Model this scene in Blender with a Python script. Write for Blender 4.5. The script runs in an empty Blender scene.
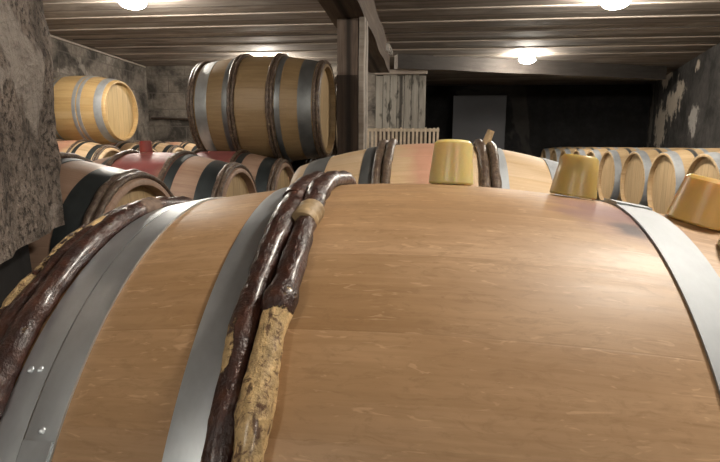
import bpy, bmesh, math, random
from mathutils import Vector, Matrix, noise
random.seed(7)
PI = math.pi
EYE = .762; CAMY = -.583
def Yd(d): return d + CAMY      # distance from where the photographer stands
col = bpy.context.scene.collection
scene = bpy.context.scene

# ------------------------------------------------------------------ helpers
def link(o, parent=None):
    col.objects.link(o)
    if parent is not None:
        o.parent = parent
    return o

def mesh_obj(name, bm, mat, parent=None, smooth=True, auto=None):
    me = bpy.data.meshes.new(name)
    bmesh.ops.recalc_face_normals(bm, faces=bm.faces[:])
    bm.to_mesh(me); bm.free()
    mats = mat if isinstance(mat, (list, tuple)) else [mat]
    for m in mats: me.materials.append(m)
    if smooth:
        for p in me.polygons: p.use_smooth = True
        try: me.set_sharp_from_angle(angle=math.radians(auto or 38))
        except Exception: pass
    o = bpy.data.objects.new(name, me)
    return link(o, parent)

def thing(name, label, cat, loc=(0, 0, 0), rot=(0, 0, 0), group=None, scale=1.0):
    o = bpy.data.objects.new(name, None)
    o.empty_display_size = .1
    o.location = loc; o.rotation_euler = rot; o.scale = (scale,)*3
    o['label'] = label; o['category'] = cat
    if group: o['group'] = group
    return link(o)

def tag(o, label, cat, group=None):
    o['label'] = label; o['category'] = cat
    if group: o['group'] = group
    return o

def struct(o):
    o['kind'] = 'structure'
    return o

def kids(o):
    return [c for c in bpy.data.objects if c.parent == o]

def dup(root, loc, rot=(0, 0, 0), label=None, group=None, scale=1.0):
    r = root.copy(); col.objects.link(r)
    r.location = loc; r.rotation_euler = rot; r.scale = (scale,)*3
    if label: r['label'] = label
    if group: r['group'] = group
    for ch in kids(root):
        c = ch.copy(); col.objects.link(c); c.parent = r
        for g in kids(ch):
            d = g.copy(); col.objects.link(d); d.parent = c
    return r

def box(bm, x0, x1, y0, y1, z0, z1):
    vs = [bm.verts.new((x, y, z)) for x in (x0, x1) for y in (y0, y1) for z in (z0, z1)]
    for f in ((0,1,3,2),(4,6,7,5),(0,4,5,1),(2,3,7,6),(0,2,6,4),(1,5,7,3)):
        bm.faces.new([vs[i] for i in f])
    return vs

def bevel(bm, w, seg=2):
    bmesh.ops.bevel(bm, geom=bm.edges[:], offset=w, segments=seg, profile=.5, affect='EDGES')

def subdiv_box(x0, x1, y0, y1, z0, z1, step):
    """box split in a grid of cells about `step` big, welded"""
    bm = bmesh.new()
    def grid(o, a, b):
        na = max(1, round(a.length/step)); nb = max(1, round(b.length/step))
        vv = [[bm.verts.new(o + a*(i/na) + b*(j/nb)) for j in range(nb+1)] for i in range(na+1)]
        for i in range(na):
            for j in range(nb):
                bm.faces.new((vv[i][j], vv[i+1][j], vv[i+1][j+1], vv[i][j+1]))
    X = Vector((x1-x0, 0, 0)); Y = Vector((0, y1-y0, 0)); Z = Vector((0, 0, z1-z0)); o = Vector((x0, y0, z0))
    grid(o, X, Y); grid(o+Z, X, Y); grid(o, X, Z); grid(o+Y, X, Z); grid(o, Y, Z); grid(o+X, Y, Z)
    bmesh.ops.remove_doubles(bm, verts=bm.verts[:], dist=1e-5)
    return bm

# ------------------------------------------------------------------ materials
class N:
    """small node-tree writer"""
    def __init__(s, name):
        s.m = bpy.data.materials.new(name); s.m.use_nodes = True
        s.t = s.m.node_tree; s.b = s.t.nodes['Principled BSDF']
    def n(s, typ, **kw):
        nd = s.t.nodes.new(typ)
        for k, v in kw.items(): setattr(nd, k, v)
        return nd
    def l(s, a, b): s.t.links.new(a, b)
    def put(s, sock, v):
        if isinstance(v, bpy.types.NodeSocket): s.l(v, sock)
        else: sock.default_value = v
    def math(s, op, a, b=0.0, c=0.0, clamp=False):
        nd = s.n('ShaderNodeMath', operation=op, use_clamp=clamp)
        for i, v in enumerate((a, b, c)): s.put(nd.inputs[i], v)
        return nd.outputs[0]
    def mix(s, f, a, b, blend='MIX'):
        nd = s.n('ShaderNodeMix', data_type='RGBA', blend_type=blend)
        s.put(nd.inputs[0], f)
        for i, v in ((6, a), (7, b)):
            s.put(nd.inputs[i], v if isinstance(v, bpy.types.NodeSocket) else (*v, 1)[:4])
        return nd.outputs[2]
    def ramp(s, f, stops, interp='LINEAR'):
        nd = s.n('ShaderNodeValToRGB'); nd.color_ramp.interpolation = interp
        e = nd.color_ramp.elements
        while len(e) < len(stops): e.new(.5)
        for el, (p, c) in zip(e, stops):
            el.position = p
            el.color = (c, c, c, 1) if isinstance(c, (int, float)) else (*c, 1)
        s.l(f, nd.inputs[0]); return nd.outputs[0]
    def noise(s, vec, scale, detail=4, rough=.55, dist=0):
        nd = s.n('ShaderNodeTexNoise')
        nd.inputs['Scale'].default_value = scale; nd.inputs['Detail'].default_value = detail
        nd.inputs['Roughness'].default_value = rough; nd.inputs['Distortion'].default_value = dist
        if vec is not None: s.l(vec, nd.inputs['Vector'])
        return nd.outputs['Fac']
    def voro(s, vec, scale, feature='F1', rnd=1):
        nd = s.n('ShaderNodeTexVoronoi', feature=feature)
        nd.inputs['Scale'].default_value = scale; nd.inputs['Randomness'].default_value = rnd
        s.l(vec, nd.inputs['Vector']); return nd
    def xyz(s, vec):
        nd = s.n('ShaderNodeSeparateXYZ'); s.l(vec, nd.inputs[0]); return nd.outputs
    def comb(s, x, y, z):
        nd = s.n('ShaderNodeCombineXYZ')
        for i, v in enumerate((x, y, z)): s.put(nd.inputs[i], v)
        return nd.outputs[0]
    def scale(s, vec, v):
        nd = s.n('ShaderNodeMapping'); nd.inputs['Scale'].default_value = v
        s.l(vec, nd.inputs[0]); return nd.outputs[0]
    def obj(s): return s.n('ShaderNodeTexCoord').outputs['Object']
    def bump(s, h, strength=.3, dist=.01):
        nd = s.n('ShaderNodeBump'); nd.inputs['Strength'].default_value = strength
        nd.inputs['Distance'].default_value = dist; s.l(h, nd.inputs['Height'])
        s.l(nd.outputs[0], s.b.inputs['Normal'])
    def set(s, **kw):
        for k, v in kw.items():
            s.put(s.b.inputs[k.replace('_', ' ')], v if not isinstance(v, tuple) or len(v) == 4 else (*v, 1))
        return s.m

def mat_oak(name, base, dark, light, staves=32, stain=None, stain_w=.16, stain_amt=.0, spots=(), seam=.5, rough=.55, fleck=.5, vary=.13, fine=.22):
    """barrel staves: axis is local X; the angle round the axis picks the stave"""
    w = N(name); P = w.obj(); x, y, z = w.xyz(P)
    rnd = w.n('ShaderNodeObjectInfo').outputs['Random']
    ang = w.math('ARCTAN2', y, z)
    s_ = w.math('ADD', w.math('MULTIPLY', ang, staves/(2*PI)), 100.37)
    sid = w.math('FLOOR', s_); fr = w.math('FRACT', s_)
    wn = w.n('ShaderNodeTexWhiteNoise', noise_dimensions='2D')
    w.l(w.comb(sid, rnd, 0), wn.inputs['Vector'])
    var = wn.outputs['Value']
    arc = w.math('MULTIPLY', ang, .36)
    G = w.comb(w.math('ADD', x, w.math('MULTIPLY', var, 9.0)), arc, w.math('MULTIPLY', rnd, 30))
    g1 = w.noise(w.scale(G, (3.5, 55, 1)), 1, 5, .6, .6)
    g2 = w.noise(w.scale(G, (9, 210, 1)), 1, 3, .6)
    g3 = w.noise(w.scale(G, (2.2, 7, 1)), 1, 3, .5, .4)
    c = w.mix(w.ramp(g1, [(.3, 0), (.72, 1)]), dark, base)
    c = w.mix(w.math('MULTIPLY', w.ramp(g3, [(.42, 0), (.75, 1)]), .75), c, light)
    c = w.mix(w.math('MULTIPLY', w.ramp(g2, [(.35, 1), (.52, 0)]), fine), c, dark)
    if fine > .3:      # fine pores and wavy ray figure of the planed face
        g4 = w.noise(w.scale(G, (38, 120, 1)), 1, 5, .7, 1.5)
        c = w.mix(w.math('MULTIPLY', w.ramp(g4, [(.36, 1), (.5, 0)]), .45), c, tuple(v*.8 for v in dark))
        g5 = w.noise(w.scale(G, (7, 16, 1)), 1, 4, .6, 1.0)
        c = w.mix(w.math('MULTIPLY', w.ramp(g5, [(.4, 1), (.6, 0)]), .4), c, dark)
    # medullary flecks: short pale dashes
    fl = w.noise(w.scale(G, (42, 170, 1)), 1, 2, .5, 1.2)
    c = w.mix(w.math('MULTIPLY', w.ramp(fl, [(.64, 0), (.70, 1)]), fleck*.45), c, tuple(min(1, v*1.25) for v in light))
    # stave to stave tone
    hv = w.n('ShaderNodeHueSaturation'); w.l(c, hv.inputs['Color'])
    w.l(w.math('MULTIPLY_ADD', var, vary, 1-vary/2), hv.inputs['Value']); c = hv.outputs[0]
    if stain:
        ns = w.noise(w.scale(G, (5, 4, 1)), 1, 4, .6)
        d = w.math('SUBTRACT', w.math('ABSOLUTE', x), w.math('MULTIPLY', w.math('SUBTRACT', ns, .5), .22))
        mk = w.math('MULTIPLY', w.ramp(w.math('DIVIDE', d, stain_w*2), [(.3, 1), (.6, 0)]), stain_amt)
        c = w.mix(mk, c, w.mix(w.ramp(ns, [(.3, 0), (.7, 1)]), stain, tuple(v*1.8 for v in stain)))
    for (sx, sy, sz, sr, sc, amt) in spots:
        vm = w.n('ShaderNodeVectorMath', operation='DISTANCE')
        w.l(w.scale(P, (1, 1, 1)), vm.inputs[0]); vm.inputs[1].default_value = (sx, sy, sz)
        d = w.math('ADD', w.math('DIVIDE', vm.outputs['Value'], sr), w.math('MULTIPLY', w.math('SUBTRACT', w.noise(w.scale(G, (14, 40, 1)), 1, 3), .5), 1.3))
        c = w.mix(w.math('MULTIPLY', w.ramp(d, [(.35, 1), (.95, 0)]), amt), c, sc)
    e = w.math('ABSOLUTE', w.math('SUBTRACT', fr, .5))
    sm = w.ramp(e, [(.488, 0), (.4985, 1)])
    c = w.mix(w.math('MULTIPLY', sm, seam), c, tuple(v*.35 for v in dark))
    h = w.math('SUBTRACT', w.math('MULTIPLY', g1, .25), w.math('MULTIPLY', sm, 1.2*seam))
    w.bump(h, .35, .0025)
    return w.set(Base_Color=c, Roughness=w.math('MULTIPLY_ADD', g1, .2, rough-.1))

def mat_head(name, base, dark):
    w = N(name); P = w.obj(); x, y, z = w.xyz(P)
    s_ = w.math('ADD', w.math('MULTIPLY', y, 11.0), 50.3)
    rnd = w.n('ShaderNodeObjectInfo').outputs['Random']
    wn = w.n('ShaderNodeTexWhiteNoise', noise_dimensions='2D'); w.l(w.comb(w.math('FLOOR', s_), rnd, 0), wn.inputs['Vector'])
    g = w.noise(w.scale(w.comb(y, z, wn.outputs['Value']), (70, 4, 8)), 1, 4, .6, .4)
    c = w.mix(w.ramp(g, [(.3, 0), (.7, 1)]), dark, base)
    hv = w.n('ShaderNodeHueSaturation'); w.l(c, hv.inputs['Color'])
    w.l(w.math('MULTIPLY_ADD', wn.outputs['Value'], .2, .9), hv.inputs['Value'])
    e = w.math('ABSOLUTE', w.math('SUBTRACT', w.math('FRACT', s_), .5))
    c = w.mix(w.math('MULTIPLY', w.ramp(e, [(.47, 0), (.495, 1)]), .6), hv.outputs[0], tuple(v*.3 for v in dark))
    return w.set(Base_Color=c, Roughness=.6)

def mat_metal(name, col_, rough=.34, metallic=.9, dirt=.4, rust=(.10, .06, .035)):
    w = N(name); P = w.obj(); x, y, z = w.xyz(P)
    ang = w.math('ARCTAN2', y, z)
    G = w.comb(x, w.math('MULTIPLY', ang, .33), 0)
    n1 = w.noise(w.scale(G, (240, 7, 1)), 1, 4, .6)
    n2 = w.noise(w.scale(G, (14, 9, 1)), 1, 5, .65)
    c = w.mix(w.ramp(n2, [(.35, 0), (.7, 1)]), tuple(v*.72 for v in col_), col_)
    c = w.mix(w.math('MULTIPLY', w.ramp(n2, [(.6, 0), (.75, 1)]), dirt*.35), c, rust)
    w.bump(n1, .06, .002)
    return w.set(Base_Color=c, Metallic=metallic, Roughness=w.math('MULTIPLY_ADD', n2, .25, rough-.1))

def mat_bark(name, bark=(.028, .010, .007), worn=(.085, .030, .016), bare=(.80, .55, .26), coat=.45):
    w = N(name); P = w.obj()
    uv = w.n('ShaderNodeUVMap').outputs[0]
    at = w.n('ShaderNodeAttribute', attribute_name='peel').outputs['Fac']
    n1 = w.noise(P, 55, 5, .65); n2 = w.noise(w.scale(uv, (60, 3, 1)), 1, 4, .6, .5)
    n3 = w.noise(w.scale(uv, (150, 9, 1)), 1, 4, .6)
    c = w.mix(w.ramp(n1, [(.42, 0), (.72, 1)]), bark, worn)
    cb = w.mix(w.ramp(n2, [(.35, 0), (.6, 1)]), tuple(v*.42 for v in bare), bare)
    cb = w.mix(w.ramp(n3, [(.36, .9), (.46, 0)]), cb, (.09, .04, .02))
    cb = w.mix(w.ramp(w.noise(P, 150, 4, .7, 1.0), [(.36, .9), (.47, 0)]), cb, (.12, .055, .025))
    pk = w.math('ADD', at, w.math('MULTIPLY', w.math('SUBTRACT', w.noise(P, 60, 5, .65), .5), 1.7))
    mk = w.ramp(pk, [(.47, 0), (.56, 1)])
    c = w.mix(mk, c, cb)
    w.bump(w.math('ADD', w.math('ADD', n1, w.math('MULTIPLY', n3, .6)), w.math('MULTIPLY', mk, -.7)), .9, .005)
    w.b.inputs['Coat Weight'].default_value = coat
    w.b.inputs['Coat Roughness'].default_value = .25
    return w.set(Base_Color=c, Roughness=w.math('MULTIPLY_ADD', mk, .3, .36))

def mat_plain(name, c, rough=.6, var=.25, scale=30, metallic=0):
    w = N(name); n = w.noise(w.obj(), scale, 4)
    cc = w.mix(w.ramp(n, [(.3, 0), (.7, 1)]), tuple(v*(1-var) for v in c), c)
    return w.set(Base_Color=cc, Roughness=rough, Metallic=metallic)

def mat_planks(name, base, dark, pale=None, along='x', rough=.8, board=.16, pale_amt=.35, mould=False, seam=.85, split=None):
    """weathered sawn boards running along x (world/object axes)"""
    w = N(name); P = w.obj(); x, y, z = w.xyz(P)
    a, b = (x, y) if along == 'x' else ((y, x) if along == 'y' else (z, x))
    s_ = w.math('ADD', w.math('DIVIDE', b, board), 40.0)
    wn = w.n('ShaderNodeTexWhiteNoise', noise_dimensions='1D'); w.l(w.math('FLOOR', s_), wn.inputs['W'])
    v = wn.outputs['Value']
    G = w.comb(w.math('ADD', a, w.math('MULTIPLY', v, 7)), b, z if along != 'z' else y)
    g = w.noise(w.scale(G, (1.3, 22, 22)), 1, 5, .65, .5)
    g2 = w.noise(w.scale(G, (.9, 2.6, 2)), 1, 4, .6, .6)
    c = w.mix(w.ramp(g, [(.32, 0), (.68, 1)]), dark, base)
    if pale: c = w.mix(w.math('MULTIPLY', w.ramp(g2, [(.5, 0), (.72, 1)]), pale_amt), c, pale)
    c = w.mix(w.ramp(g2, [(.3, .7), (.42, 0)]), c, tuple(q*.35 for q in dark))
    if mould: c = w.mix(w.ramp(w.noise(w.scale(P, (9, 9, 3.2)), 1, 3, .6), [(.54, 0), (.64, .9)]), c, (.03, .028, .02))
    if split is not None: c = w.mix(w.math('MULTIPLY', w.math('GREATER_THAN', x, split), .62), c, w.mix(.5, c, (.03, .022, .018), 'MULTIPLY'))   # darker boards right of the split
    hv = w.n('ShaderNodeHueSaturation'); w.l(c, hv.inputs['Color']); w.l(w.math('MULTIPLY_ADD', v, .5, .75), hv.inputs['Value'])
    e = w.math('ABSOLUTE', w.math('SUBTRACT', w.math('FRACT', s_), .5))
    sm = w.ramp(e, [(.46, 0), (.49, 1)])
    c = w.mix(w.math('MULTIPLY', sm, seam), hv.outputs[0], (.012, .009, .007))
    w.bump(w.math('SUBTRACT', g, sm), .4, .01)
    return w.set(Base_Color=c, Roughness=rough)

def mat_stone(name, a, b, pale=None, pale_lo=.58, scale=3.0, bump=.6, dark=(.01, .009, .008), dark_amt=.8, blocks=None, patches=(), specks=False):
    w = N(name); P = w.obj()
    n1 = w.noise(P, scale, 6, .65, .4); n2 = w.noise(P, scale*5, 5, .7); n3 = w.noise(P, scale*.55, 4, .6, .8)
    c = w.mix(w.ramp(n2, [(.3, 0), (.7, 1)]), a, b)
    if specks: c = w.mix(w.ramp(w.noise(P, scale*9, 4, .75), [(.40, .9), (.5, 0)]), c, dark)
    c = w.mix(w.math('MULTIPLY', w.ramp(n1, [(.38, 1), (.55, 0)]), dark_amt), c, dark)
    if pale: c = w.mix(w.ramp(n3, [(pale_lo, 0), (pale_lo+.05, 1)]), c, w.mix(n2, tuple(v*.5 for v in pale), pale))
    for (px, py, pz, sx, sy, sz, pc) in patches:      # pale scars where the plaster came away
        vm = w.n('ShaderNodeVectorMath', operation='SUBTRACT'); w.l(P, vm.inputs[0]); vm.inputs[1].default_value = (px, py, pz)
        q = w.scale(vm.outputs[0], (1/sx, 1/sy, 1/sz))
        ln = w.n('ShaderNodeVectorMath', operation='LENGTH'); w.l(q, ln.inputs[0])
        d = w.math('ADD', ln.outputs['Value'], w.math('MULTIPLY', w.math('SUBTRACT', w.noise(P, 4.5, 7, .68), .5), 3.0))
        c = w.mix(w.ramp(d, [(.7, 1), (.95, 0)]), c, w.mix(n2, tuple(v*.55 for v in pc), pc))
    h = w.math('ADD', n2, w.math('MULTIPLY', n1, .8))
    if blocks:
        br = w.n('ShaderNodeTexBrick'); w.l(w.scale(w.comb(*[w.xyz(P)[i] for i in blocks]), (1, 1, 1)), br.inputs['Vector'])
        br.inputs['Scale'].default_value = 1; br.inputs['Brick Width'].default_value = .55; br.inputs['Row Height'].default_value = .26
        br.inputs['Mortar Size'].default_value = .012; br.inputs['Mortar Smooth'].default_value = .4
        c = w.mix(w.math('MULTIPLY', br.outputs['Fac'], .55), c, (.16, .14, .12))
        h = w.math('SUBTRACT', h, w.math('MULTIPLY', br.outputs['Fac'], .7))
    w.bump(h, bump, .03)
    return w.set(Base_Color=c, Roughness=.92)

def mat_emit(name, c, s):
    w = N(name); w.b.inputs['Emission Color'].default_value = (*c, 1); w.b.inputs['Emission Strength'].default_value = s
    return w.set(Base_Color=(.9, .9, .9))

def mat_silicone(name, c, rough=.35):
    w = N(name); n = w.noise(w.obj(), 60, 3)
    cc = w.mix(n, tuple(v*.8 for v in c), c)
    w.b.inputs['Subsurface Weight'].default_value = .6
    w.b.inputs['Subsurface Radius'].default_value = (.03, .02, .006)
    w.b.inputs['Subsurface Scale'].default_value = .6
    w.b.inputs['Transmission Weight'].default_value = .25
    return w.set(Base_Color=cc, Roughness=rough)

M = {}
M['oak_main'] = mat_oak('planed_oak', (.47, .285, .14), (.32, .18, .08), (.60, .40, .24), staves=30, seam=.06, rough=.5, fleck=.7, vary=.05, fine=.4,
                        spots=[(0.182, -0.050, 0.343, .06, (.25, .125, .11), .85), (0.196, -0.085, 0.334, .055, (.22, .11, .10), .8), (0.192, -0.098, 0.331, .024, (.05, .03, .03), .9)])
M['oak_behind'] = mat_oak('pale_oak', (.60, .43, .26), (.48, .32, .17), (.68, .52, .36), stain=(.36, .14, .11), stain_w=.10, stain_amt=.55, seam=.4)
M['oak_wine'] = mat_oak('wine_stained_oak', (.35, .225, .155), (.24, .145, .095), (.41, .28, .21), stain=(.15, .035, .035), stain_w=.17, stain_amt=.92, seam=.4)
M['oak_new'] = mat_oak('new_oak', (.56, .40, .22), (.44, .29, .14), (.64, .48, .30), seam=.5, stain=(.40, .25, .13), stain_w=.05, stain_amt=.35)
M['oak_gold'] = mat_oak('golden_oak', (.58, .40, .18), (.45, .28, .11), (.64, .47, .25), seam=.4)
M['oak_brown'] = mat_oak('brown_oak', (.29, .195, .095), (.20, .125, .055), (.34, .24, .13), seam=.45)
M['head_new'] = mat_head('oak_head', (.60, .44, .25), (.46, .31, .16))
M['head_gold'] = mat_head('golden_oak_head', (.62, .45, .22), (.50, .34, .15))
M['head_aged'] = mat_head('aged_oak_head', (.50, .36, .19), (.36, .24, .12))
M['steel'] = mat_metal('galvanised_steel', (.72, .76, .79), .42, .92, .25)
M['steel_pale'] = mat_metal('pale_galvanised_steel', (.50, .52, .54), .68, .65, .35)
M['steel_dark'] = mat_metal('blackened_steel', (.055, .065, .068), .42, .6, .2)
M['steel_dull'] = mat_metal('dull_steel', (.25, .26, .26), .45, .8, .6)
M['bark'] = mat_bark('chestnut_bark')
M['bark_far'] = mat_bark('weathered_chestnut_bark', (.07, .045, .032), (.20, .145, .10), (.42, .32, .20), .05)
M['cane'] = mat_plain('willow_cane', (.46, .32, .17), .55, .45, 60)
M['sacking'] = mat_plain('frayed_bark_strip', (.22, .15, .11), .8, .5, 90)
M['bung'] = mat_silicone('yellow_silicone', (.95, .79, .36))
M['bung_amber'] = mat_silicone('amber_silicone', (.88, .58, .20))
M['bung_olive'] = mat_silicone('olive_silicone', (.72, .54, .20))
M['bung_red'] = mat_silicone('red_silicone', (.33, .07, .06))
M['bung_cream'] = mat_silicone('cream_silicone', (.72, .62, .46))
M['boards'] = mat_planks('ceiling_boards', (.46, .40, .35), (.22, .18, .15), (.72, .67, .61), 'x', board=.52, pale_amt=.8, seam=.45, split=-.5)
M['joist'] = mat_planks('sawn_joist', (.56, .49, .42), (.36, .30, .25), (.68, .62, .56), 'x', board=.6)
M['cross'] = mat_planks('weathered_cross_beam', (.42, .37, .33), (.20, .165, .14), (.55, .50, .45), 'x', board=.9)
M['beam'] = mat_planks('old_beam', (.20, .145, .105), (.085, .058, .042), (.30, .25, .21), 'y', board=.9)
M['post'] = mat_planks('old_post', (.30, .22, .17), (.12, .085, .065), (.46, .39, .33), 'z', board=.9)
M['post_dark'] = mat_planks('dark_post', (.10, .068, .050), (.045, .030, .022), None, 'z', board=.9)  # darker brown, for the lower post and below the white boards
M['white_board'] = mat_planks('flaking_white_paint', (.42, .39, .34), (.27, .245, .21), (.55, .52, .46), 'z', board=.9, mould=True)
M['lath'] = mat_plain('chestnut_lath', (.68, .56, .42), .75, .35, 18)
M['stone_wall'] = mat_stone('mouldy_stone', (.15, .13, .11), (.30, .26, .22), (.42, .38, .33), .60, 2.6, blocks=(1, 2, 0))
M['stone_back'] = mat_stone('mouldy_rear_stone', (.16, .14, .115), (.30, .26, .22), (.42, .37, .31), .62, 2.2, blocks=(0, 2, 1))
M['black_wall'] = mat_stone('dark_void_stone', (.010, .010, .011), (.026, .025, .025), (.06, .054, .048), .60, 1.5, .3)  # near-black colour stands in for the darkness at the far end
PALE = (.72, .62, .50)
M['right_wall'] = mat_stone('blackened_plaster', (.040, .037, .035), (.085, .078, .072), None, .6, 2.4, .4, blocks=None,
    patches=[(3.945, Yd(10), 1.12, 2, .50, .45, PALE), (3.80, Yd(9.2), 1.42, 2, .55, .26, PALE), (3.70, Yd(8.7), 1.62, 2, .36, .18, PALE), (3.90, Yd(9.8), 1.90, 2, .40, .14, PALE),
             (3.55, Yd(7.75), 1.15, 2, .26, .26, (.50, .47, .43)), (3.47, Yd(7.8), 1.84, 2, .14, .09, PALE), (4.15, Yd(10.9), 1.25, 2, .20, .6, (.28, .25, .21))])
M['pillar'] = mat_stone('rough_limestone', (.17, .128, .10), (.36, .295, .245), (.50, .43, .37), .58, 6, 1.0, dark=(.035, .026, .02), dark_amt=.6, specks=True)
M['floor'] = mat_stone('damp_earth_floor', (.05, .04, .033), (.09, .075, .06), None, .6, 3, .4)
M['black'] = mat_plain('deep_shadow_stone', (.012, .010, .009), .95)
M['grey_door'] = mat_plain('grey_painted_steel', (.085, .085, .095), .6, .12, 3)
M['lamp_base'] = mat_plain('white_porcelain', (.7, .7, .68), .4, .1)
M['wire'] = mat_plain('white_cable', (.55, .53, .5), .5, .1)
M['iron'] = mat_plain('rusty_iron', (.09, .06, .045), .7, .5, 40, .4)
LAMP = mat_emit('lamp_glass', (1.0, .93, .82), 300)

# ------------------------------------------------------------------ barrel kit
R0, HL0, B0 = .36, .44, .077

def rad(u): return R0 - B0*(u/HL0)**2

def lathe_x(bm, prof, seg, uvl=None, wob=None):
    """closed profile [(u, r)] turned round the local X axis"""
    rings = []
    for i in range(seg):
        a = 2*PI*i/seg; s, c = math.sin(a), math.cos(a); ring = []
        for k, (u, r) in enumerate(prof):
            if wob: r = r + wob(u, a, k)
            ring.append(bm.verts.new((u, r*s, r*c)))
        rings.append(ring)
    n = len(prof)
    for i in range(seg):
        A, B = rings[i], rings[(i+1) % seg]
        for k in range(n):
            k2 = (k+1) % n
            bm.faces.new((A[k], B[k], B[k2], A[k2]))

def body_bm(seg, nu, ul=None, ur=None):
    bm = bmesh.new(); ul = -HL0 if ul is None else ul; ur = HL0 if ur is None else ur
    out = [(q, rad(q)) for q in (ul + (ur-ul)*i/nu for i in range(nu+1))]
    rl, rr = rad(ul), rad(ur); th = .024; dp = .055
    prof = [(ul, rl-th+.004), (ul, rl-.004), (ul+.004, rad(ul+.004))] + out[1:-1] + [(ur-.004, rad(ur-.004)), (ur, rr-.004), (ur, rr-th+.004), (ur-dp, rr-th), (ur-dp-.01, rr-th-.012), (ul+dp+.01, rl-th-.012), (ul+dp, rl-th)]
    lathe_x(bm, prof, seg)
    return bm

def head_bm(seg, side, end=None):
    end = end or HL0; bm = bmesh.new(); r = rad(end)-.022
    u0 = end-.032
    prof = [(u0, .0), (u0+.002, r*.4), (u0, r*.8), (u0-.006, r), (u0-.02, r), (u0-.02, 0)]
    rings = []
    for i in range(seg):
        a = 2*PI*i/seg
        rings.append([bm.verts.new((u*side, q*math.sin(a), q*math.cos(a))) for u, q in prof[1:-1]])
    c0 = bm.verts.new((u0*side, 0, 0)); c1 = bm.verts.new(((u0-.02)*side, 0, 0))
    for i in range(seg):
        A, B = rings[i], rings[(i+1) % seg]
        bm.faces.new((c0, A[0], B[0]))
        for k in range(len(A)-1): bm.faces.new((A[k], B[k], B[k+1], A[k+1]))
        bm.faces.new((c1, B[-1], A[-1]))
    return bm

def hoop_bm(u0, u1, seg, rivets=(), lap=None, t=.0022):
    """flat steel band hugging the staves; lap = (angle, length): the riveted overlap"""
    bm = bmesh.new()
    n = 4; us = [u0 + (u1-u0)*i/n for i in range(n+1)]
    prof = [(u, rad(u)+.0006+t) for u in us]
    prof[0] = (us[0], prof[0][1]-.0006); prof[-1] = (us[-1], prof[-1][1]-.0006)
    prof = prof + [(u, rad(u)-.002) for u in reversed(us)]
    lathe_x(bm, prof, seg)
    if lap:
        a0, da = lap; m = 14; vs = []
        for i in range(m+1):
            a = a0+da*i/m; s, c = math.sin(a), math.cos(a); row = []
            for q in (.0004, t+.0024):
                for u in (u0+.0012, u1-.0012):
                    r = rad(u)+q; row.append(bm.verts.new((u, r*s, r*c)))
            vs.append(row)
        for i in range(m):
            A, B = vs[i], vs[i+1]
            bm.faces.new((A[2], A[3], B[3], B[2])); bm.faces.new((A[0], A[2], B[2], B[0])); bm.faces.new((A[3], A[1], B[1], B[3]))
        bm.faces.new((vs[0][0], vs[0][1], vs[0][3], vs[0][2])); bm.faces.new((vs[-1][0], vs[-1][1], vs[-1][3], vs[-1][2]))
    for u, a in rivets:
        r = rad(u)+t+.001; n_ = Vector((0, math.sin(a), math.cos(a)))
        mt = Matrix.Translation(Vector((u, 0, 0))+n_*r) @ n_.to_track_quat('Z', 'Y').to_matrix().to_4x4() @ Matrix.Diagonal((1, 1, .45, 1))
        bmesh.ops.create_uvsphere(bm, u_segments=10, v_segments=6, radius=.003, matrix=mt)
    return bm

def bark_hoop(name, u, parent, rt, seg, ns, seed, mat, peel=None, wob=.0035, rough=1.0, knots=()):
    """split chestnut rod bent round the barrel: irregular, half-round, bark outside"""
    bm = bmesh.new(); uvl = bm.loops.layers.uv.new('UVMap')
    rings = []; pv = []
    for i in range(seg):
        a = 2*PI*i/seg
        du = wob*noise.noise(Vector((math.sin(a)*3, math.cos(a)*3, seed)))
        th = rt*(1 + .22*noise.noise(Vector((math.sin(a)*7, math.cos(a)*7, seed+9))))
        for ka, kw, kh in knots:
            th *= 1 + kh*math.exp(-((a-ka)/kw)**2)
        uc = u+du; rc = rad(uc)+th*.72
        ring = []
        for k in range(ns):
            b = 2*PI*k/ns
            q = th*(1 + rough*.10*noise.noise(Vector((math.sin(a)*70, math.cos(a)*70, seed+math.cos(b)*4+math.sin(b)*3))) + rough*.16*noise.noise(Vector((math.sin(a)*26, math.cos(a)*26, seed+math.cos(b)*2.2+math.sin(b)))))
            ring.append(bm.verts.new((uc+q*math.cos(b)*1.05, (rc+q*math.sin(b)*(1 if math.sin(b) > 0 else .8))*math.sin(a), (rc+q*math.sin(b)*(1 if math.sin(b) > 0 else .8))*math.cos(a))))
            pv.append(peel(a, b) if peel else 0.0)
        rings.append(ring)
    for i in range(seg):
        A, B = rings[i], rings[(i+1) % seg]
        for k in range(ns):
            k2 = (k+1) % ns
            f = bm.faces.new((A[k], B[k], B[k2], A[k2]))
            for lp, (p, q) in zip(f.loops, ((i, k), (i+1, k), (i+1, k+1), (i, k+1))):
                lp[uvl].uv = (p/seg, q/ns)
    o = mesh_obj(name, bm, mat, parent, auto=75)
    at = o.data.attributes.new('peel', 'FLOAT', 'POINT')
    for i, v in enumerate(pv): at.data[i].value = v
    return o

def wrap_bm(u, a0, a1, rt, seed, turns=5, ns=14, grow=1.16):
    """cane / bark lashing round the rod between two angles"""
    bm = bmesh.new(); m = turns*4; rings = []
    for i in range(m+1):
        a = a0+(a1-a0)*i/m; rc = rad(u)+rt*.72
        rr = rt*(grow + .10*abs(math.sin(PI*i/4)))
        rings.append([bm.verts.new((u+rr*math.cos(2*PI*k/ns)*1.05+.003*(i/m-.5), (rc+rr*math.sin(2*PI*k/ns))*math.sin(a), (rc+rr*math.sin(2*PI*k/ns))*math.cos(a))) for k in range(ns)])
    for i in range(m):
        for k in range(ns):
            k2 = (k+1) % ns
            bm.faces.new((rings[i][k], rings[i+1][k], rings[i+1][k2], rings[i][k2]))
    bm.faces.new(rings[0]); bm.faces.new(list(reversed(rings[-1])))
    return bm

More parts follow.
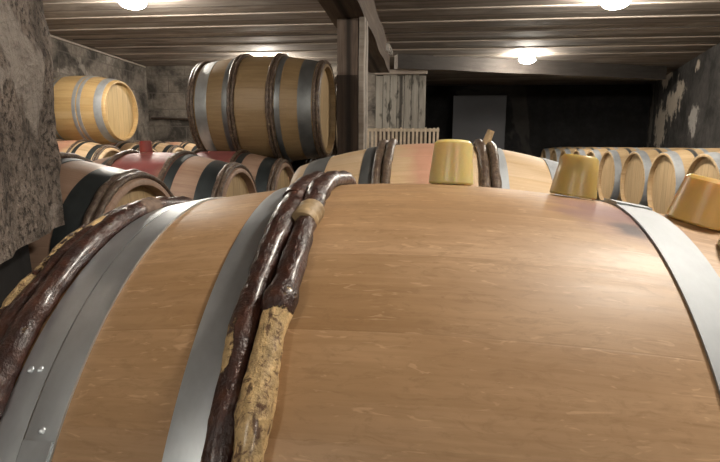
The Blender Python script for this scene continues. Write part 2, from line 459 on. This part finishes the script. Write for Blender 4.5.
def make_barrel(label, loc, oak, head, steel=(), rods=(), seg=64, nu=22, scale=1.0, rot=(0, 0, 0), group=None, bunghole=False):
    """steel: (u0, u1, material); rods: (u, radius)"""
    t = thing('wine_barrel', label, 'barrel', loc, rot, group, scale)
    mesh_obj('staves', body_bm(seg, nu), M[oak], t)
    for s in (-1, 1): mesh_obj('barrel_head', head_bm(seg, s), M[head], t)
    for i, (u0, u1, mt) in enumerate(steel):
        mesh_obj('metal_hoop', hoop_bm(u0, u1, seg, [((u0+u1)/2, .3+i*.4), ((u0+u1)/2, .36+i*.4)]), M[mt], t)
    for i, (u, r) in enumerate(rods):
        sd = random.uniform(0, 50)
        bark_hoop('wooden_hoop', u, t, r, max(seg, 72), 8, sd, M['bark_far'],
                  peel=lambda a, b, sd=sd: .5*noise.noise(Vector((math.sin(a)*3, math.cos(a)*3, sd))) + .12, rough=.8)
    return t

# ------------------------------------------------------------------ the room
ZC = 1.97

bm = bmesh.new(); box(bm, -4.6, 4.8, -3.2, 10.9, -.1, 0)
struct(mesh_obj('floor', bm, M['floor'], smooth=False))
bm = bmesh.new(); box(bm, -4.6, 4.8, -3.2, 10.9, ZC, ZC+.12)
struct(mesh_obj('ceiling', bm, M['boards'], smooth=False))

def wall(name, x0, y0, x1, y1, mat, th=.2, z0=0, z1=ZC):
    """wall whose visible face runs from (x0, y0) to (x1, y1); thickness to the left of that run"""
    d = Vector((x1-x0, y1-y0, 0)); n = Vector((-d.y, d.x, 0)).normalized()*th
    bm = bmesh.new()
    p = [Vector((x0, y0, 0)), Vector((x1, y1, 0))]; p += [p[1]+n, p[0]+n]
    lo = [bm.verts.new((q.x, q.y, z0)) for q in p]; hi = [bm.verts.new((q.x, q.y, z1)) for q in p]
    bm.faces.new(lo); bm.faces.new(hi)
    for i in range(4): bm.faces.new((lo[i], lo[(i+1) % 4], hi[(i+1) % 4], hi[i]))
    return struct(mesh_obj(name, bm, mat, smooth=False))

wall('wall_left', -3.5, Yd(-2.4), -4.5, Yd(8.3), M['stone_wall'])
wall('wall_back', -4.6, Yd(8.12), -.82, Yd(8.12), M['stone_back'])
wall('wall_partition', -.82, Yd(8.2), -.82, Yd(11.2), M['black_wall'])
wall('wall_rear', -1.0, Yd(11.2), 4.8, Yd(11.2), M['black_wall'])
bm = bmesh.new()
pts = [(3.12, -3.0), (3.12, Yd(6.0)), (4.22, Yd(11.2)), (4.7, Yd(11.2)), (4.7, -3.0)]
lo = [bm.verts.new((x, y, 0)) for x, y in pts]; hi = [bm.verts.new((x, y, ZC)) for x, y in pts]
bm.faces.new(lo); bm.faces.new(hi)
for i in range(5): bm.faces.new((lo[i], lo[(i+1) % 5], hi[(i+1) % 5], hi[i]))
struct(mesh_obj('wall_right', bm, M['right_wall'], smooth=False))

# joists under the boards, running across the room
k = 1
d = .9
while d < 8.0:
    bm = bmesh.new(); x1 = 3.12 + max(0, (d-6.0))*.2115 - .01
    box(bm, -3.62-.094*(d+.5)+.03, x1, Yd(d), Yd(d)+.045, ZC-.011, ZC)
    bevel(bm, .003, 1)
    struct(mesh_obj('trim_%d' % k, bm, M['joist'], smooth=False)); k += 1
    d += .52 + random.uniform(-.03, .03)
# low cross beam that closes the lit part of the ceiling on the right
bm = subdiv_box(0, 4.25, 0, .18, ZC-.185, ZC-.001, .15)
for v in bm.verts:
    v.co.z += .012*noise.noise(v.co*2.1) if v.co.z < ZC-.05 else 0; v.co.y += .01*noise.noise(v.co*2.7)
o = mesh_obj('cross_beam', bm, M['cross'], auto=50)
o.location = (-.45, Yd(7.32), 0); o.rotation_euler = (0, 0, math.atan2(1.52, 4.02))
tag(o, 'long pale sawn beam under the far ceiling running to the right wall', 'beam')

# long beam on the post
bm = subdiv_box(-.13, .13, 0, 5.4, 0, .283, .12)
for v in bm.verts:
    v.co += Vector((noise.noise(v.co*1.7), 0, noise.noise(v.co*1.9+Vector((7, 0, 0)))))*.012
o = mesh_obj('ceiling_beam', bm, M['beam'], auto=50)
o.location = (-.575, Yd(1.6), ZC-.285); o.rotation_euler = (0, 0, .017)
tag(o, 'heavy brown timber beam running away under the ceiling above the post', 'beam')

post = thing('wooden_post', 'square timber post standing beside the big raised barrel', 'post', (-.602, Yd(4.1), 0))
def rough_post(x0, x1, y0, y1, z0, z1, name, mat):
    bm = subdiv_box(x0, x1, y0, y1, z0, z1, .06)
    for v in bm.verts:
        v.co += Vector((noise.noise(v.co*3), noise.noise(v.co*3+Vector((9, 0, 0))), 0))*.008
    return mesh_obj(name, bm, M[mat], post, auto=50)
rough_post(-.088, .070, -.11, .11, 0, 1.275, 'lower_post', 'post_dark')
rough_post(-.085, .068, -.108, .108, 1.27, ZC-.285, 'upper_post', 'post')
rough_post(.078, .116, -.125, .10, 0, ZC-.285, 'side_batten', 'joist')

# ------------------------------------------------------------------ rough stone pillar, left foreground
def pillar_part(poly, z0, z1, name, mat, amp, step=.035):
    bm = bmesh.new(); nz = max(2, round((z1-z0)/step)); ring = []
    for i in range(len(poly)):
        a = Vector((*poly[i], 0)); b = Vector((*poly[(i+1) % len(poly)], 0)); m = max(1, round((b-a).length/step))
        ring += [a.lerp(b, j/m) for j in range(m)]
    c = sum(ring, Vector())/len(ring)
    rows = []
    for k in range(nz+1):
        z = z0+(z1-z0)*k/nz; row = []
        for p in ring:
            q = Vector((p.x, p.y, z))
            dd = amp*(noise.noise(q*5)*.9+noise.noise(q*13)*.45+noise.noise(q*30)*.2)
            n = (p-c).normalized()
            row.append(bm.verts.new(q+n*dd))
        rows.append(row)
    n = len(ring)
    for k in range(nz):
        for i in range(n):
            bm.faces.new((rows[k][i], rows[k][(i+1) % n], rows[k+1][(i+1) % n], rows[k+1][i]))
    bm.faces.new(rows[0]); bm.faces.new(rows[-1])
    return mesh_obj(name, bm, M[mat], pil, auto=70)
pil = thing('stone_pillar', 'rough dark limestone pillar at the left edge, nearest the camera', 'pillar')
poly = [(-1.00, .77), (-.975, .70), (-.775, .26), (-.82, .18), (-1.45, .12), (-1.6, .77)]
pillar_part(poly, .535, ZC-.002, 'pillar_shaft', 'pillar', .022)
pillar_part([(-1.06, .70), (-.93, .36), (-1.4, .25), (-1.5, .70)], 0, .545, 'pillar_base', 'black', .012, .06)  # base set back and coloured black for the shade under the shaft

# ------------------------------------------------------------------ main barrel
main = thing('wine_barrel', 'huge nearest oak barrel filling the foreground, with twin bark hoops', 'barrel', (0, 0, .36))
mesh_obj('staves', body_bm(224, 72, -.348, .50), M['oak_main'], main)
for s, e in ((-1, .348), (1, .50)): mesh_obj('barrel_head', head_bm(96, s, e), M['head_new'], main)
S = 224
mesh_obj('metal_hoop', hoop_bm(-.2625, -.235, S, [(-.249, -.93)], lap=(-1.25, .3)), M['steel'], main)
mesh_obj('metal_hoop', hoop_bm(-.2915, -.2638, S, [(-.273, -.80), (-.282, -.80)], lap=(-1.3, .3)), M['steel'], main)
mesh_obj('metal_hoop', hoop_bm(-.149, -.1185, S), M['steel'], main)
h = mesh_obj('metal_hoop', hoop_bm(.204, .241, S, [(.2185, -.03), (.2185, .02)], lap=(-.06, .12)), M['steel_pale'], main)
h['label'] = 'pale matt galvanised hoop on the right'
def peel_none(a, b): return .02
def deg(x): return math.radians(x)
def band(a, lo, hi, soft=.05):
    a = (a+PI) % (2*PI)-PI
    return max(0, min(1, (a-lo)/soft+.5))*max(0, min(1, (hi-a)/soft+.5))
w1 = bark_hoop('wooden_hoop', -.1100, main, .0098, 420, 16, 3.1, M['bark'], peel=lambda a, b: .14+.55*band(a, deg(-47), deg(-40))*(math.cos(b) < 0))
w2 = bark_hoop('wooden_hoop', -.0895, main, .0102, 420, 16, 8.7, M['bark'], peel=lambda a, b: .08+1.0*band(a, deg(-120), deg(-39.5), .03)*(1 if math.cos(b) > -.75 else .3) + .35*band(a, deg(-38.5), deg(-36.5), .02)*(math.cos(b) > 0),
               knots=[(2*PI+deg(-37.5), .030, .24), (2*PI+deg(-33), .02, .10), (2*PI+deg(-50), .05, .15)])
w2['label'] = 'chestnut rod hoop with the bark peeled off its lower half'
b_ = mesh_obj('cane_binding', wrap_bm(-.0895, deg(-23), deg(-19), .0102, 1, 3, grow=1.08), M['cane'], w2)
b_ = mesh_obj('bark_binding', wrap_bm(-.1100, deg(-15), deg(-5), .0098, 2, 2, grow=1.12), M['bark'], w1)
ends = [(-.3035, .0100, 4.4), (-.3215, .0090, 12.9), (-.3362, .0082, 21.3)]
for i, (u, r, sd) in enumerate(ends):
    e = bark_hoop('wooden_hoop', u, main, r, 360, 14, sd, M['bark'],
                  peel=lambda a, b, i=i: (.10 + .15*noise.noise(Vector((math.sin(a)*6, math.cos(a)*6, 3.3*i))) + (.50*band(a, deg(-50), deg(-14), .1) if i == 2 else 0) + (.85*band(a, deg(-17), deg(-12), .02) if i == 1 else 0)))
    if i < 2:
        mesh_obj('bark_binding', wrap_bm(u, deg(-7+2*i), deg(-1), r, 3, 3, grow=1.03), M['sacking'], e)
mesh_obj('metal_hoop', hoop_bm(.43, .47, 128), M['steel_pale'], main)

# loose bungs
def bung_bm(rb, rt_, h, rim=True):
    bm = bmesh.new(); seg = 40
    prof = [(0, 0), (rb-.002, 0), (rb, .002), (rb+(rt_-rb)*.5, h*.5), (rt_, h-.003), (rt_-.003, h), (rt_*.55, h), (rt_*.5, h-.006), (0, h-.006)]
    rings = []
    for r, z in prof:
        if r == 0: rings.append([bm.verts.new((0, 0, z))])
        else: rings.append([bm.verts.new((r*math.cos(2*PI*i/seg), r*math.sin(2*PI*i/seg), z)) for i in range(seg)])
    for a, b in zip(rings, rings[1:]):
        for i in range(seg):
            j = (i+1) % seg
            if len(a) == 1: bm.faces.new((a[0], b[j], b[i]))
            elif len(b) == 1: bm.faces.new((a[i], a[j], b[0]))
            else: bm.faces.new((a[i], a[j], b[j], b[i]))
    return bm
def bung(u, yoff, label, mat, rb=.0255, rt_=.0205, h=.05, base=(0, 0, .36), sc=1.0, cap=None, r_add=.0006):
    """a stopper standing square to the staves at (u, angle)"""
    r = rad(u)*sc; a = math.asin(yoff/r)
    slope = math.atan(2*B0*u/HL0**2)
    nrm = Vector((math.sin(slope), math.cos(slope)*math.sin(a), math.cos(slope)*math.cos(a)))
    o = mesh_obj('barrel_bung', bung_bm(rb, rt_, h), M[mat])
    o.rotation_euler = nrm.to_track_quat('Z', 'Y').to_euler()
    o.location = Vector(base)+Vector((u*sc, r*math.sin(a), r*math.cos(a)))+nrm*r_add
    return tag(o, label, 'bung', 'silicone bungs')
bung(.041, .040, 'pale yellow bung standing near the middle of the nearest barrel', 'bung', rb=.0258, rt_=.0218)
bung(.171, .016, 'olive yellow bung standing just left of the pale right-hand hoop', 'bung_olive', rb=.0245, rt_=.0195, h=.044)
bung(.280, -.026, 'amber bung standing right of the pale hoop at the right edge', 'bung_amber', rb=.0285, rt_=.0240, h=.045)
bung(.284, -.102, 'cream bung cut off by the right edge, nearest of the bungs', 'bung_cream', rb=.0215, rt_=.019, h=.03)

# ------------------------------------------------------------------ barrel behind the nearest one
BH = make_barrel('pale oak barrel directly behind the nearest barrel, with pink stain', (.03, Yd(1.86), .385), 'oak_behind', 'head_new',
    steel=[(-.215, -.18, 'steel_dull'), (.18, .205, 'steel_pale'), (-.40, -.33, 'steel_dull'), (.33, .40, 'steel_pale')],
    rods=[(-.165, .013), (-.135, .013), (.138, .013), (.168, .013)], seg=128, nu=40, scale=1.07)

rod = [c for c in kids(BH) if c.name.startswith('wooden_hoop')][-1]
bm = bmesh.new()
bmesh.ops.create_cone(bm, cap_ends=True, segments=12, radius1=.014, radius2=.011, depth=.06, matrix=Matrix.Translation((.160, -.045, .372)) @ Matrix.Rotation(.35, 4, 'Y'))
mesh_obj('rod_end', bm, M['cane'], rod)
# ------------------------------------------------------------------ left column of wine-stained barrels
wine_steel = [(-.205, -.165, 'steel_dark'), (.165, .205, 'steel_dark'), (-.385, -.315, 'steel_dark'), (.315, .387, 'steel_dark')]
wine_rods = [(-.148, .012), (.148, .012), (-.402, .012), (-.425, .012), (.402, .012), (.425, .012)]
XL = -1.31
rowsL = [1.69, 2.57, 3.36, 4.10, 4.84]
labL = ['wine-stained barrel just right of the stone pillar, nearest of the left row',
        'red-stained barrel second in the left row, with the red bung on top',
        'purple-stained barrel third in the left row, in front of the big raised barrel',
        'barrel fourth in the left row, under the big raised barrel',
        'barrel fifth in the left row, under the second raised barrel']
L0 = make_barrel(labL[0], (XL-.085, Yd(rowsL[0]), .36), 'oak_wine', 'head_aged', wine_steel, wine_rods, 96, 30, group='barrels of the left row')
LB = [L0]
for i in range(1, 5):
    LB.append(dup(L0, (XL+(0, -.06, -.04, -.02, 0)[i], Yd(rowsL[i]), .36), (random.choice((0, PI)), 0, 0), labL[i]))
bung(-.06, .0, 'brick red bung standing on the red-stained barrel at left', 'bung_red', .031, .029, .058, base=(XL-.06, Yd(rowsL[1]), .36))

# the big raised barrel and the one behind it
B0 = .058
BIG = make_barrel('big brown raised barrel with dark bark hoops left of the post', (-1.15, Yd(3.73), 1.005), 'oak_brown', 'head_aged',
    steel=[(-.19, -.155, 'steel_dull'), (.155, .19, 'steel_dull'), (-.385, -.30, 'steel'), (.30, .385, 'steel_dull')],
    rods=[(-.14, .012), (-.115, .011), (.115, .012), (.14, .012), (-.405, .012), (-.428, .012), (.405, .012), (.428, .012)], seg=112, nu=40, scale=1.02)
B0 = .077
BIG2 = dup(BIG, (-1.175, Yd(4.475), .995), (PI, 0, 0), 'raised barrel mostly hidden behind the big raised barrel and the post', scale=1.0)

# ------------------------------------------------------------------ far left column on rails, with the golden barrel on top
XF = -3.54
for i, x in enumerate((XF-.25, XF+.25)):
    bm = bmesh.new(); box(bm, x-.05, x+.05, Yd(3.7), Yd(7.6), 0, .085); bevel(bm, .005, 1)
    tag(mesh_obj('support_rail', bm, M['beam'], smooth=False), 'timber rail lying under the far left barrels', 'rail', 'rails under the far left barrels')
rf = [4.92, 5.66, 6.40, 7.14]
labF = ['barrel under the golden barrel, nearer of the two carrying it', 'barrel under the golden barrel, farther of the two carrying it',
        'far left barrel in the row just past the golden barrel', 'last barrel of the far left row by the rear wall']
zF = .085+.345
FL = make_barrel(labF[0], (XF, Yd(rf[0]), zF), 'oak_behind', 'head_aged', [(-.20, -.165, 'steel_dark'), (.165, .20, 'steel_dark'), (.31, .36, 'steel_dark'), (-.36, -.31, 'steel_dark')],
                 [(.385, .012), (.41, .012), (.14, .012), (-.14, .012), (-.385, .012), (-.41, .012)], 64, 20, group='barrels of the far left row')
for i in range(1, 4): dup(FL, (XF+random.uniform(-.03, .03), Yd(rf[i]), zF), (random.choice((0, PI)), 0, 0), labF[i])
B0 = .055
GOLD = make_barrel('golden oak barrel raised on others by the left wall', (XF-.10, Yd(5.29), zF+.67), 'oak_gold', 'head_gold',
    steel=[(.115, .15, 'steel_pale'), (.165, .20, 'steel_pale'), (-.15, -.115, 'steel'), (-.20, -.165, 'steel'), (.33, .405, 'steel_pale'), (-.405, -.33, 'steel')], seg=80, nu=30)

B0 = .077
# ------------------------------------------------------------------ right column of new oak barrels
XR = 2.56
new_steel = [(-.165, -.13, 'steel_pale'), (.13, .165, 'steel'), (-.26, -.225, 'steel_dull'), (.26, .225, 'steel_dull'), (-.435, -.365, 'steel_pale'), (.365, .435, 'steel_pale')]
new_steel = [(min(a, b), max(a, b), m) for a, b, m in new_steel]
ordn = ['nearest', 'second', 'third', 'fourth', 'fifth', 'sixth', 'seventh', 'eighth', 'ninth', 'tenth']
RB = None
for x in (XR-.27, XR+.27):
    bm = bmesh.new(); box(bm, x-.05, x+.05, Yd(3.1), Yd(10.9), 0, .048); bevel(bm, .005, 1)
    tag(mesh_obj('support_rail', bm, M['beam'], smooth=False), 'timber rail lying under the right-hand row of barrels', 'rail', 'rails under the right-hand row')
B0 = .046
for i in range(10):
    dd = 3.68+.745*i
    lab = 'new oak barrel with pale head facing left, %s in the right-hand row' % (ordn[i] if i < 9 else 'last')
    p = (XR+random.uniform(-.03, .03), Yd(dd), .40)
    if RB is None:
        RB = make_barrel(lab, p, 'oak_new', 'head_new', new_steel, [], 80, 24, group='barrels of the right-hand row')
    else:
        dup(RB, p, (random.choice((0, PI/2, PI, -PI/2)), 0, random.uniform(-.03, .03)), lab)

B0 = .077
# ------------------------------------------------------------------ lath fence, white board panel, grey door
fence = thing('lath_fence', 'low fence of pale upright laths beside the post', 'fence', (-.25, Yd(6.5), 0))
bm = bmesh.new(); box(bm, -.56, .36, -.012, .012, .93, .965); bevel(bm, .003, 1)
mesh_obj('rail', bm, M['lath'], fence, smooth=False)
bm = bmesh.new(); box(bm, -.56, .36, -.012, .012, .2, .24); bevel(bm, .003, 1)
mesh_obj('rail', bm, M['lath'], fence, smooth=False)
for i in range(19):
    bm = bmesh.new(); x = -.545+i*.0495+random.uniform(-.004, .004)
    box(bm, x-.013, x+.013, -.024, -.012, .02, .97+random.uniform(-.008, .008)); bevel(bm, .003, 1)
    mesh_obj('lath', bm, M['lath'], fence, smooth=False)

panel = thing('board_panel', 'flaking white panel of upright boards behind the lath fence', 'panel', (-.42, Yd(7.6), 0))
for i in range(7):
    bm = subdiv_box(-.35+i*.1, -.35+i*.1+.094, -.012, .012, .98, 1.72+.01*(i % 3), .08)
    for v in bm.verts: v.co.y += .006*noise.noise(v.co*4+Vector((i*5, 0, 0)))
    mesh_obj('board', bm, M['white_board'], panel, smooth=False)
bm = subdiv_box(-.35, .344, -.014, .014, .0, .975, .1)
mesh_obj('shade_board', bm, M['post_dark'], panel, smooth=False)  # dark sheet stands in for the shade below the white boards
bm = bmesh.new(); box(bm, -.37, .36, -.05, .02, 1.735, 1.80); bevel(bm, .006, 1)
mesh_obj('top_rail', bm, M['joist'], panel, smooth=False)

bm = bmesh.new(); box(bm, .42, 1.42, Yd(10.6), Yd(10.66), 0.0, 1.72); bevel(bm, .004, 1)
dr = struct(mesh_obj('door_1', bm, M['grey_door'], smooth=False))

# pale strip where the left wall meets the boards, and small fittings
bm = bmesh.new(); L_ = math.hypot(1.0, 10.7); box(bm, 0, L_-.25, -.03, 0, ZC-.035, ZC-.012); bevel(bm, .003, 1)
o = struct(mesh_obj('trim_40', bm, M['joist'], smooth=False)); o.location = (-3.5, Yd(-2.4), 0); o.rotation_euler = (0, 0, math.atan2(10.7, -1.0))
def tube_bm(pts, r, ns=8):
    bm = bmesh.new(); rings = []
    for i, p in enumerate(pts):
        t = (pts[min(i+1, len(pts)-1)]-pts[max(i-1, 0)]).normalized(); q = t.to_track_quat('Z', 'Y').to_matrix()
        rings.append([bm.verts.new(p + q @ Vector((r*math.cos(2*PI*k/ns), r*math.sin(2*PI*k/ns), 0))) for k in range(ns)])
    for a, b in zip(rings, rings[1:]):
        for k in range(ns): bm.faces.new((a[k], a[(k+1) % ns], b[(k+1) % ns], b[k]))
    bm.faces.new(rings[0]); bm.faces.new(rings[-1]); return bm
o = mesh_obj('wall_pipe', tube_bm([Vector((-4.42+.2*i, Yd(8.095), 1.165-.005*i+.003*math.sin(i*1.7))) for i in range(16)], .017), M['iron'])
tag(o, 'thin dark pipe running level along the rear left wall', 'pipe')
jx, jy, jz = -.512, Yd(6.3), 1.86
t = thing('junction_box', 'small white junction box with looped cable on the side of the long beam', 'junction box', (jx, jy, jz))
bm = bmesh.new(); box(bm, -.02, .03, -.04, .04, -.03, .05); bevel(bm, .008, 2)
mesh_obj('box_body', bm, M['wire'], t)
mesh_obj('cable', tube_bm([Vector((.03+.03*math.sin(i*.7), -.045+.006*i, .03-.10*abs(math.sin(i*.42)))) for i in range(16)], .006), M['wire'], t)

# ------------------------------------------------------------------ lamps
def lamp_parts(t):
    bm = bmesh.new()
    bmesh.ops.create_cone(bm, cap_ends=True, segments=28, radius1=.05, radius2=.05, depth=.03, matrix=Matrix.Translation((0, 0, -.015)))
    mesh_obj('lamp_base', bm, M['lamp_base'], t)
    bm = bmesh.new()
    bmesh.ops.create_uvsphere(bm, u_segments=24, v_segments=14, radius=.105, matrix=Matrix.Translation((0, 0, -.078)) @ Matrix.Diagonal((1, 1, .5, 1)))
    mesh_obj('glass_globe', bm, LAMP, t)
lamps = [(-2.41, Yd(4.23), 'glowing ceiling lamp at upper left'), (1.43, Yd(4.63), 'glowing ceiling lamp at upper right, nearest on the right side'),
         (1.24, Yd(7.45), 'far glowing ceiling lamp in front of the low cross beam'), (-2.28, Yd(7.35), 'glowing ceiling lamp just above the top of the big raised barrel'),
         (-1.9, Yd(.95), 'ceiling lamp above the left row of barrels'), (.95, Yd(.95), 'ceiling lamp above and right of the nearest barrel'),
         (-1.4, Yd(-2.6), 'added fill lamp behind the camera on the left'), (1.6, Yd(-2.6), 'added fill lamp behind the camera on the right')]  # last two are unseen, added to light the near barrel's front
lp0 = None
for x, y, lab in lamps:
    if lp0 is None:
        lp0 = thing('ceiling_lamp', lab, 'lamp', (x, y, ZC), group='ceiling lamps'); lamp_parts(lp0)
    else: dup(lp0, (x, y, ZC), (0, 0, 0), lab)

# ------------------------------------------------------------------ world, camera
w = bpy.data.worlds.new('world'); scene.world = w; w.use_nodes = True
w.node_tree.nodes['Background'].inputs[0].default_value = (.13, .125, .12, 1)
w.node_tree.nodes['Background'].inputs[1].default_value = 1

F, PITCH, ROLL, YAW, CX = 527.8, .161, .007, .131, .017
cam = bpy.data.cameras.new('camera'); co = bpy.data.objects.new('camera', cam); col.objects.link(co)
cam.sensor_width = 36; cam.lens = F/720*36; cam.clip_start = .01
fw = Vector((-math.sin(YAW)*math.cos(PITCH), math.cos(YAW)*math.cos(PITCH), -math.sin(PITCH)))
rt = Vector((math.cos(YAW), math.sin(YAW), 0)); up = rt.cross(fw)
r2 = rt*math.cos(ROLL)+up*math.sin(ROLL); u2 = up*math.cos(ROLL)-rt*math.sin(ROLL)
co.matrix_world = Matrix(((r2.x, u2.x, -fw.x, CX), (r2.y, u2.y, -fw.y, CAMY), (r2.z, u2.z, -fw.z, EYE), (0, 0, 0, 1)))
scene.camera = co
scene.cycles.use_denoising = True
scene.cycles.max_bounces = 8
scene.view_settings.view_transform = 'Standard'
scene.view_settings.look = 'None'
scene.view_settings.exposure = .12
